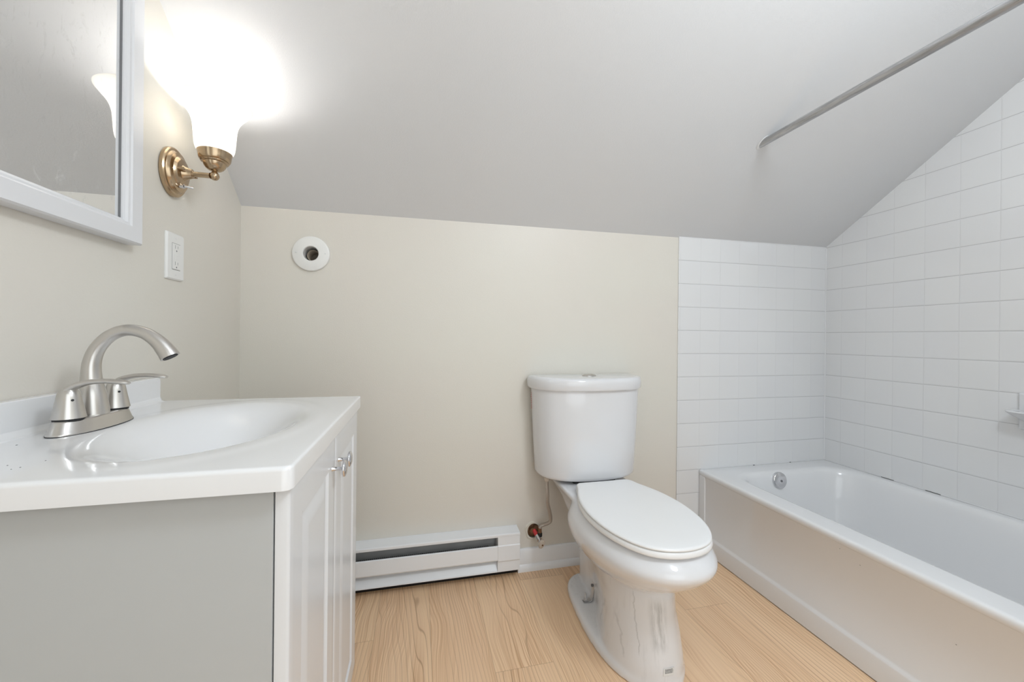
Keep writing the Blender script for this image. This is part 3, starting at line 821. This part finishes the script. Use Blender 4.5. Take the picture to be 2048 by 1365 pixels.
for k in range(6):          # little fillet at the foot
    a = math.radians(90*k/5); poly.append((vy1 - 0.0035 - 0.010*math.sin(a), CT + 0.0005 + 0.010*(1 - math.cos(a))))
for k in range(7):          # rounded upper corner
    a = math.radians(90*k/6); poly.append((vy1 - 0.0135 - 0.008*(1 - math.cos(a)), CT + 0.050 + 0.008*math.sin(a)))
poly.append((vy0 + 0.002, CT + 0.058))
mb.prism(poly, 'X', 0.0015, 0.0205)
obj('backsplash', mb, M_MARBLE, Q, bevel=0.004, seg=3)
obj('drain', MB().lathe([(0.0, -0.002), (0.022, -0.002), (0.022, 0.0015), (0.017, 0.002), (0.014, 0.0), (0.0, 0.0)], (scx, scy, CT - 0.1105), 'Z', 32), M_CHROME, Q)
for x, y, r in ((0.062, -0.889, 0.0012), (0.168, -0.986, 0.0009), (0.139, -0.998, 0.0008), (0.161, -1.010, 0.0009), (0.157, -1.016, 0.0007)):
    obj('speck', MB().lathe([(r, 0), (r*0.7, 0.0006)], (x, y, top_z(x, y) - 0.0001), 'Z', 7, cap0=True, cap1=True), M_INK, sink)

# ------------------------------------------------------------------ faucet
FX, FY, FZ = 0.077, -0.772, CT + 0.0008
F = thing('sink_faucet', 'brushed nickel faucet with arched spout and two lever handles on the white sink', 'faucet', (FX, FY, FZ))
def stad(hx, hy, z, n=48, dx=0):
    """rounded lozenge plan"""
    out = []
    for k in range(n):
        a = 2*math.pi*k/n; c, s_ = math.cos(a), math.sin(a)
        out.append((FX + dx + hx*math.copysign(abs(c)**0.85, c), FY + hy*math.copysign(abs(s_)**0.9, s_), FZ + z))
    return out
mb = MB().loft([stad(0.0295, 0.081, 0), stad(0.0298, 0.0815, 0.002), stad(0.0285, 0.080, 0.0035), stad(0.0240, 0.0725, 0.020), stad(0.0225, 0.0708, 0.0222), stad(0.019, 0.066, 0.0228)])
obj('base_plate', mb, M_NICKEL, F, angle=60)
obj('gasket', MB().loft([stad(0.0301, 0.0818, -0.0005), stad(0.0301, 0.0818, 0.0005)]), M_BLACK, F)
# spout
pth = catmull([(0, 0, 0.020), (-0.001, 0, 0.050), (-0.004, 0, 0.085), (-0.003, 0, 0.115), (0.006, 0, 0.140), (0.024, 0, 0.1605), (0.048, 0, 0.170), (0.074, 0, 0.165), (0.095, 0, 0.149), (0.108, 0, 0.132), (0.114, 0, 0.122)], 6)
rad = lerp_list([0.0212, 0.0180, 0.0140, 0.0122, 0.0110, 0.0104, 0.0102, 0.0107, 0.0123, 0.0143, 0.0152], 6)
mb = MB().tube([(FX + p.x, FY + p.y, FZ + p.z) for p in pth], rad, 28, flat=1.0)
sp = obj('spout', mb, M_NICKEL, F, angle=60)
tip = Vector((FX + 0.114, FY, FZ + 0.122)); td = Vector((0.006, 0, -0.010)).normalized()
obj('aerator', MB().tube([tip - td*0.002, tip + td*0.0012], 0.0115, 20), M_BLACK, sp)
for sg in (-1, 1):
    hy = FY + sg*0.0508
    prof = [(0.0202, 0.0250), (0.0208, 0.0255), (0.0200, 0.029), (0.0165, 0.048), (0.0148, 0.058), (0.0135, 0.065), (0.0108, 0.0715), (0.0060, 0.0748), (0.0, 0.0755)]
    h_ = obj('handle', MB().lathe([(0.0, 0.0250)] + prof, (FX, hy, FZ), 'Z', 36), M_NICKEL, F, angle=60)
    obj('handle_gap', MB().lathe([(0.0, 0.0215), (0.0186, 0.0215), (0.0186, 0.0253), (0.0, 0.0253)], (FX, hy, FZ), 'Z', 28), M_BLACK, h_)
    pth = catmull([(-0.009, 0, 0.052), (-0.004, 0, 0.066), (0.009, 0, 0.0770), (0.028, 0, 0.0830), (0.050, 0, 0.0845), (0.072, 0, 0.0825), (0.082, 0, 0.0805)], 5)
    rad = lerp_list([0.0095, 0.0115, 0.0105, 0.0086, 0.0078, 0.0075, 0.0045], 5)
    mb = MB().tube([(FX + p.x, hy + p.y*0 + sg*0.0*p.x, FZ + p.z) for p in pth], rad, 18, flat=0.52, flatax=(0, 0, 1))
    obj('lever', mb, M_NICKEL, h_, angle=60)
    obj('set_screw', MB().tube([(FX + 0.0105, hy - 0.0085, FZ + 0.055), (FX + 0.0122, hy - 0.0105, FZ + 0.0553)], 0.0019, 12), M_BLACK, h_)

# ------------------------------------------------------------------ toilet
TX = 1.318
G = thing('toilet', 'white two piece toilet with closed lid and dirty unfinished foot', 'toilet', (TX, -0.35, 0))
def tring(z, pts, per=5):
    full = [Vector((w_, d, 0)) for d, w_ in pts] + [Vector((-w_, d, 0)) for d, w_ in pts[-2:0:-1]]
    return [(TX + p.x, -p.y, z) for p in catmull(full, per, True)]
def egg(z, db, df, hw, dc, tilt=0.0, n=2.2, nb=2.6, cnt=72):
    out = []
    for k in range(cnt):
        a = 2*math.pi*k/cnt; c, s_ = math.cos(a), math.sin(a)
        e_ = n if s_ > 0 else nb
        x = hw*math.copysign(abs(c)**(2/e_), c)
        d = dc + ((df - dc) if s_ > 0 else (dc - db))*math.copysign(abs(s_)**(2/e_), s_)
        out.append((TX + x, -d, z + tilt*max(0.0, (d - 0.28)/0.42)))
    return out
mb = MB()
# foot flange
fl = [(0.108, 0), (0.120, 0.070), (0.170, 0.112), (0.270, 0.130), (0.400, 0.1375), (0.500, 0.130), (0.580, 0.104), (0.640, 0.055), (0.662, 0)]
def sc(pts, k, c=0.38): return [(c + (d - c)*(1 - k*0.9/0.27), w_*(1 - k/0.13)) if w_ else (c + (d - c)*(1 - k*0.9/0.27), 0) for d, w_ in pts]
mb.loft([tring(0.0, fl), tring(0.016, fl), tring(0.024, sc(fl, 0.003)), tring(0.030, sc(fl, 0.010)), tring(0.033, sc(fl, 0.022))])
# pedestal and trapway
lv = [
 (0.00, [(0.125, 0), (0.135, 0.046), (0.20, 0.056), (0.30, 0.062), (0.40, 0.100), (0.50, 0.122), (0.585, 0.098), (0.64, 0.052), (0.658, 0)]),
 (0.06, [(0.125, 0), (0.135, 0.046), (0.20, 0.056), (0.30, 0.060), (0.40, 0.090), (0.50, 0.112), (0.585, 0.092), (0.635, 0.050), (0.652, 0)]),
 (0.12, [(0.125, 0), (0.135, 0.048), (0.20, 0.058), (0.30, 0.062), (0.40, 0.086), (0.50, 0.102), (0.580, 0.085), (0.625, 0.045), (0.641, 0)]),
 (0.18, [(0.125, 0), (0.135, 0.055), (0.20, 0.064), (0.30, 0.070), (0.40, 0.086), (0.49, 0.096), (0.565, 0.080), (0.615, 0.042), (0.631, 0)]),
 (0.24, [(0.120, 0), (0.130, 0.065), (0.20, 0.074), (0.30, 0.084), (0.40, 0.092), (0.48, 0.096), (0.560, 0.080), (0.610, 0.040), (0.625, 0)]),
 (0.30, [(0.110, 0), (0.120, 0.075), (0.20, 0.084), (0.30, 0.094), (0.40, 0.096), (0.46, 0.094), (0.540, 0.076), (0.590, 0.040), (0.605, 0)]),
]
mb.loft([tring(z, p) for z, p in lv])
# bowl
mb.loft([egg(0.226, 0.28, 0.590, 0.088, 0.44, 0.040), egg(0.238, 0.255, 0.632, 0.117, 0.44, 0.039), egg(0.256, 0.235, 0.668, 0.141, 0.44, 0.037), egg(0.278, 0.222, 0.700, 0.159, 0.44, 0.034),
         egg(0.302, 0.215, 0.726, 0.173, 0.44, 0.030), egg(0.324, 0.210, 0.743, 0.183, 0.44, 0.025), egg(0.343, 0.209, 0.752, 0.188, 0.44, 0.019), egg(0.362, 0.211, 0.7535, 0.188, 0.44, 0.013), egg(0.383, 0.215, 0.745, 0.181, 0.44, 0.006),
         egg(0.400, 0.220, 0.732, 0.171, 0.44, 0.002), egg(0.410, 0.225, 0.721, 0.163, 0.44), egg(0.4150, 0.235, 0.708, 0.152, 0.44)])
# deck under the tank
def dk(z, d0, d1, hw, r=0.03):
    return [(TX + x, -d, z) for x, d in rrect(-hw, d0, hw, d1, r, 5)]
mb.loft([dk(0.24, 0.12, 0.34, 0.080), dk(0.28, 0.115, 0.34, 0.094), dk(0.32, 0.105, 0.36, 0.108), dk(0.350, 0.090, 0.38, 0.118), dk(0.372, 0.065, 0.39, 0.128), dk(0.390, 0.045, 0.39, 0.138), dk(0.402, 0.040, 0.38, 0.145), dk(0.410, 0.038, 0.37, 0.146), dk(0.4135, 0.042, 0.36, 0.142)])
bowl = obj('bowl', mb, M_STAIN, G)
r = bowl.modifiers.new('r', 'REMESH'); r.mode = 'VOXEL'; r.voxel_size = 0.0035; r.use_smooth_shade = True
s_ = bowl.modifiers.new('s', 'SMOOTH'); s_.factor = 0.6; s_.iterations = 18
bake(bowl); bowl.data.shade_smooth()
if not bowl.data.materials: bowl.data.materials.append(M_STAIN)
# gasket pad between deck and tank
obj('tank_gasket', MB().box((TX - 0.09, -0.17, 0.412), (TX + 0.09, -0.06, 0.4285)), M_BLACK, G, bevel=0.004)
# tank
def dring(z, hw, d0, d1, n=2.4, cnt=48):
    out = []
    for k in range(cnt + 1):
        a = math.pi*k/cnt; c, s_ = math.cos(a), math.sin(a)
        x = hw*math.copysign(abs(c)**(2/n), c)
        d = d0 + 0.035 + (d1 - d0 - 0.035)*(abs(s_)**(2/n))
        out.append((TX + x, -d, z))
    for k in range(1, 6):      # rounded rear corner
        a = math.radians(90*k/6); out.append((TX - hw + 0.02*(1 - math.cos(a)), -(d0 + 0.035 - 0.035*math.sin(a)), z))
    out.append((TX - hw + 0.02, -d0, z)); out.append((TX + hw - 0.02, -d0, z))
    for k in range(5, 0, -1):
        a = math.radians(90*k/6); out.append((TX + hw - 0.02*(1 - math.cos(a)), -(d0 + 0.035 - 0.035*math.sin(a)), z))
    return out
mb = MB().loft([dring(0.4275, 0.196, 0.03, 0.190), dring(0.4285, 0.204, 0.024, 0.198), dring(0.434, 0.2105, 0.02, 0.2035), dring(0.442, 0.213, 0.018, 0.2055), dring(0.55, 0.220, 0.018, 0.2075), dring(0.68, 0.2275, 0.018, 0.2085), dring(0.786, 0.232, 0.018, 0.2085)])
tank = obj('tank', mb, M_PORC, G, angle=50)
mb = MB().loft([dring(0.780, 0.236, 0.010, 0.2125), dring(0.781, 0.242, 0.007, 0.2185), dring(0.786, 0.2450, 0.005, 0.2215), dring(0.812, 0.2455, 0.005, 0.2220), dring(0.820, 0.2440, 0.006, 0.2205), dring(0.826, 0.2400, 0.010, 0.2165), dring(0.8295, 0.2320, 0.018, 0.2080), dring(0.8305, 0.22, 0.03, 0.195)])
lid = obj('tank_lid', mb, M_PORC, G, angle=50)
obj('flush_button', MB().lathe([(0.030, 0), (0.030, 0.002), (0.026, 0.0055), (0.016, 0.0085), (0.0, 0.0095)], (TX, -0.105, 0.8305), 'Z', 36, sy=0.8, cap0=True), M_NICKEL, lid)
# seat and lid
half = [(0.0, 0.236), (0.085, 0.236), (0.1035, 0.240), (0.114, 0.256), (0.122, 0.285), (0.1385, 0.325), (0.155, 0.375), (0.1655, 0.435), (0.168, 0.485), (0.1625, 0.550), (0.148, 0.610), (0.124, 0.662), (0.092, 0.700), (0.050, 0.722), (0.0, 0.7295)]
def srow(z, k, per=4):
    c = 0.48
    hp = []
    for x, d in half:
        v_ = Vector((x, d - c)); L_ = v_.length
        v_ = v_*((L_ - k)/L_); hp.append((v_.x, v_.y + c))
    full = [Vector((x, d, 0)) for x, d in hp] + [Vector((-x, d, 0)) for x, d in hp[-2:0:-1]]
    return [(TX + p.x, -p.y, z) for p in catmull(full, per, True)]
mb = MB(); mb.loft([srow(0.4165, 0.002), srow(0.4180, -0.0015), srow(0.4215, -0.0025), srow(0.4290, -0.0010), srow(0.4320, 0.001), srow(0.4335, 0.004), srow(0.4335, 0.058), srow(0.4165, 0.062), srow(0.4165, 0.002)], False, False)
obj('seat', mb, M_SEAT, G, angle=60)
mb = MB(); mb.loft([srow(0.4350, 0.005), srow(0.4355, 0.001), srow(0.4375, -0.0005), srow(0.4405, 0.0005), srow(0.4428, 0.0035), srow(0.4438, 0.008), srow(0.4445, 0.03), srow(0.4450, 0.08)])
lidc = obj('seat_lid', mb, M_SEAT, G, angle=60)
for sg in (-1, 1):
    h_ = obj('hinge', MB().tube([(TX + sg*0.062, -0.238, 0.431), (TX + sg*0.098, -0.238, 0.431)], 0.009, 16), M_SEAT, G)
    obj('hinge_base', MB().box((TX + sg*0.08 - 0.012, -0.248, 0.412), (TX + sg*0.08 + 0.012, -0.222, 0.427)), M_SEAT, h_, bevel=0.003)
# steel clips and floor bolts at both sides of the foot
for sg in (-1, 1):
    cx = TX + sg*0.082
    mb = MB(); y0 = -0.292
    pa = [(0.018, 0.034), (0.0, 0.034), (-0.012, 0.038), (-0.017, 0.050), (-0.022, 0.085), (-0.025, 0.108)]
    t_ = 0.0022
    up = [(cx - sg*a*-1*-1, z) for a, z in pa]
    path_o = [(cx + sg*a, z) for a, z in pa]; path_i = [(cx + sg*(a + 0.0015), z + t_*0.9) for a, z in pa]
    mb.prism(path_o + path_i[::-1], 'Y', y0 - 0.011, y0 + 0.009)
    br = obj('floor_clip', mb, M_STEEL, G, bevel=0.0006, seg=1)
    mb = MB().tube([(cx + sg*0.008, y0, 0.03), (cx + sg*0.008, y0, 0.064)], 0.0032, 12)
    for z in (0.052, 0.056, 0.060): mb.lathe([(0.003, z - 0.001), (0.0040, z), (0.003, z + 0.001)], (cx + sg*0.008, y0, 0), 'Z', 12)
    mb.lathe([(0.0, 0.0385), (0.0095, 0.0385), (0.0095, 0.0400), (0.0, 0.0400)], (cx + sg*0.008, y0, 0), 'Z', 20)
    mb.lathe([(0.0, 0.0395), (0.0068, 0.0395), (0.0068, 0.0450), (0.0, 0.0450)], (cx + sg*0.008, y0, 0), 'Z', 6)
    obj('bolt', mb, M_STEEL, br, angle=30)
    mb = MB().tube([(cx - sg*0.020, y0 - 0.001, 0.088), (cx - sg*0.014, y0 - 0.001, 0.089)], 0.0048, 12)
    obj('screw', mb, M_INK, br)
# sticker low on the front of the foot
def ped_surface(xt, zt):
    bm_ = bowl.data
    best = None
    off = world_loc(G)
    for v in bm_.vertices:
        p = v.co + off
        dd = (p.x - xt)**2 + (p.z - zt)**2
        if p.y < -0.4 and (best is None or dd < best[0]): best = (dd, p.y, v.normal.copy())
    return best[1], best[2]
sx0, sz0 = 1.318, 0.060
yc_, nc_ = ped_surface(sx0, sz0)
tx_ = Vector((-nc_.y, nc_.x, 0)).normalized(); tx_ = tx_ if tx_.x > 0 else -tx_; tz_ = tx_.cross(nc_).normalized(); tz_ = tz_ if tz_.z > 0 else -tz_
cc_ = Vector((sx0, yc_, sz0)) + nc_*0.0006
def sp_(u_, v_, h): return cc_ + tx_*u_ + (tz_ + tx_*0.12)*v_ + nc_*(h - 14*u_*u_*0.3)
MBs = MB(); xs5 = [-0.017 + 0.034*i/8 for i in range(9)]
MBs.grid(xs5, [-0.0095, 0, 0.0095], lambda a, c: sp_(a, c, 0.0004))
stick = obj('sticker', MBs, simple('paper_label', srgb(226, 226, 224), 0.5), bowl, recalc=True)
mk = MB()
for r_, z in enumerate((0.0055, 0.0028, 0.0, -0.003)):
    x = -0.012
    while x < 0.011:
        wd = random.choice((0.0016, 0.0026, 0.0035))
        v4 = [mk.bm.verts.new(sp_(a, c, 0.0008)) for a, c in ((x, z), (min(x + wd, 0.012), z), (min(x + wd, 0.012), z + 0.0015), (x, z + 0.0015))]
        mk.bm.faces.new(v4); x += wd + 0.0009
obj('print', mk, simple('dark_ink', srgb(70, 70, 72), 0.6), stick, smooth=False)
# tank label
mb = MB()
for k in range(9):
    z = 0.757 - k*0.0078
    wdt = 0.010 if k % 3 else 0.006
    mb.box((TX - 0.2300 - (0.757 - z)*-0.045 - 0.0022, -0.052, z - 0.0014), (TX - 0.225, -0.052 + wdt, z + 0.0014))
obj('tank_marking', mb, M_REDINK, tank, smooth=False)

# ------------------------------------------------------------------ supply valve and hose
vx, vz = 1.116, 0.161
Y = thing('water_supply_valve', 'corroded water shutoff valve with red tag and steel hose feeding the toilet', 'valve', (vx, -0.002, vz))
mb = MB()
ring_o = []; ring_i = []; ring_f = []
for k in range(28):
    a = 2*math.pi*k/28; w_ = 1 + 0.06*math.sin(3*a + 1) + 0.04*math.sin(5*a)
    ring_o.append((vx - 0.003 + 0.036*w_*math.cos(a), -0.0004, vz + 0.002 + 0.038*w_*math.sin(a)))
    ring_f.append((vx - 0.003 + 0.031*w_*math.cos(a), -0.0040, vz + 0.002 + 0.034*w_*math.sin(a)))
    ring_i.append((vx + 0.0265*math.cos(a), -0.003, vz + 0.0305*math.sin(a)))
mb.loft([ring_o, ring_f, ring_i, [(p[0], 0.004, p[2]) for p in ring_i]], False, False)
obj('plaster_ring', mb, simple('old_plaster', srgb(222, 216, 204), 0.8, bumps=(120, 0.8, 0.002), var=0.06), Y)
mb = MB().lathe([(0.0, 0.03), (0.029, 0.03), (0.029, 0.008), (0.020, 0.005), (0.0, 0.004)], (vx, 0, vz), 'Y', 20)
obj('pipe_collar', mb, M_RUST, Y)
mb = MB().tube([(vx - 0.006, 0.01, vz + 0.004), (vx - 0.006, -0.016, vz + 0.006)], 0.012, 14)
mb.tube([(vx + 0.010, 0.008, vz + 0.012), (vx + 0.010, -0.014, vz + 0.012)], 0.012, 12)
mb.tube([(vx + 0.003, 0.0, vz), (vx + 0.008, -0.05, vz - 0.006)], 0.008, 14)
obj('pipe_stub', mb, M_RUST, Y)
mb = MB().tube([(vx + 0.000, -0.012, vz + 0.006), (vx + 0.006, -0.045, vz - 0.006)], [0.0085, 0.0095], 14)
obj('red_tag', mb, M_RED, Y)
mb = MB().tube([(vx + 0.006, -0.040, vz - 0.004), (vx + 0.010, -0.058, vz - 0.012)], 0.011, 16)
mb.tube([(vx + 0.010, -0.058, vz - 0.012), (vx + 0.012, -0.072, vz - 0.018)], 0.0075, 12)
obj('valve_body', mb, M_CHROME, Y)
mb = MB(); hc = Vector((vx + 0.013, -0.078, vz - 0.020)); hn = Vector((0.12, -1, -0.12)).normalized()
hu = Vector((0.45, 0, 1)).normalized(); hu = (hu - hn*hu.dot(hn)).normalized(); hv = hn.cross(hu)
rings = []
for h, s1 in ((-0.006, 0.8), (-0.004, 0.98), (0.002, 1.0), (0.006, 0.85), (0.0075, 0.5)):
    rings.append([hc + hn*h + hu*(0.0185*s1*math.cos(2*math.pi*k/28)) + hv*(0.0115*s1*math.sin(2*math.pi*k/28)) for k in range(28)])
mb.loft(rings)
obj('valve_handle', mb, M_BEIGE, Y)
obj('screw', MB().tube([hc + hn*0.006, hc + hn*0.0095], 0.0035, 12), M_RUST, Y)
nx = vx + 0.015; ny = -0.046
obj('rubber_nut', MB().lathe([(0.0, 0.0), (0.0088, 0.0), (0.0095, 0.003), (0.0095, 0.013), (0.0085, 0.016), (0.0, 0.016)], (nx, ny, vz - 0.004), 'Z', 20), M_BLACK, Y)
obj('riser_nut', MB().lathe([(0.0, 0.0), (0.0072, 0.0), (0.0082, 0.003), (0.0072, 0.014), (0.0078, 0.018), (0.006, 0.024), (0.0, 0.024)], (nx, ny, vz + 0.011), 'Z', 12), M_RUST, Y, angle=30)
hx, hyy = 1.138, -0.110
pts = [(nx, ny, vz + 0.030), (nx + 0.004, ny, vz + 0.040), (nx + 0.018, ny - 0.006, vz + 0.047), (nx + 0.034, ny - 0.012, vz + 0.055), (nx + 0.040, ny - 0.018, vz + 0.068), (nx + 0.034, ny - 0.028, vz + 0.100), (nx + 0.018, ny - 0.044, vz + 0.150), (nx + 0.012, ny - 0.058, vz + 0.190), (hx, hyy, vz + 0.235), (hx, hyy, 0.413)]
pp = catmull(pts, 10)
hm, hnt, hb = mat('braided_steel'); hb.inputs['Metallic'].default_value = 0.7
wv = N(hnt, 'ShaderNodeTexWave', wave_type='BANDS', bands_direction='DIAGONAL'); wv.inputs['Scale'].default_value = 420; wv.inputs['Distortion'].default_value = 1.0
L(hnt, coords(hnt, space='World'), wv.inputs['Vector'])
L(hnt, mix(hnt, wv.outputs['Fac'], srgb(150, 140, 130), srgb(225, 217, 208)), hb.inputs['Base Color']); hb.inputs['Roughness'].default_value = 0.4
bump(hnt, hb, wv.outputs['Fac'], 0.6, 0.001)
obj('supply_hose', MB().tube(pp, 0.0074, 14), hm, Y)
obj('hose_nut', MB().lathe([(0.0, -0.026), (0.0072, -0.026), (0.0078, -0.014), (0.0125, -0.012), (0.0135, -0.004), (0.0130, 0.0), (0.0, 0.0)], (hx, hyy, 0.4265), 'Z', 10), M_BEIGE, Y, angle=30)
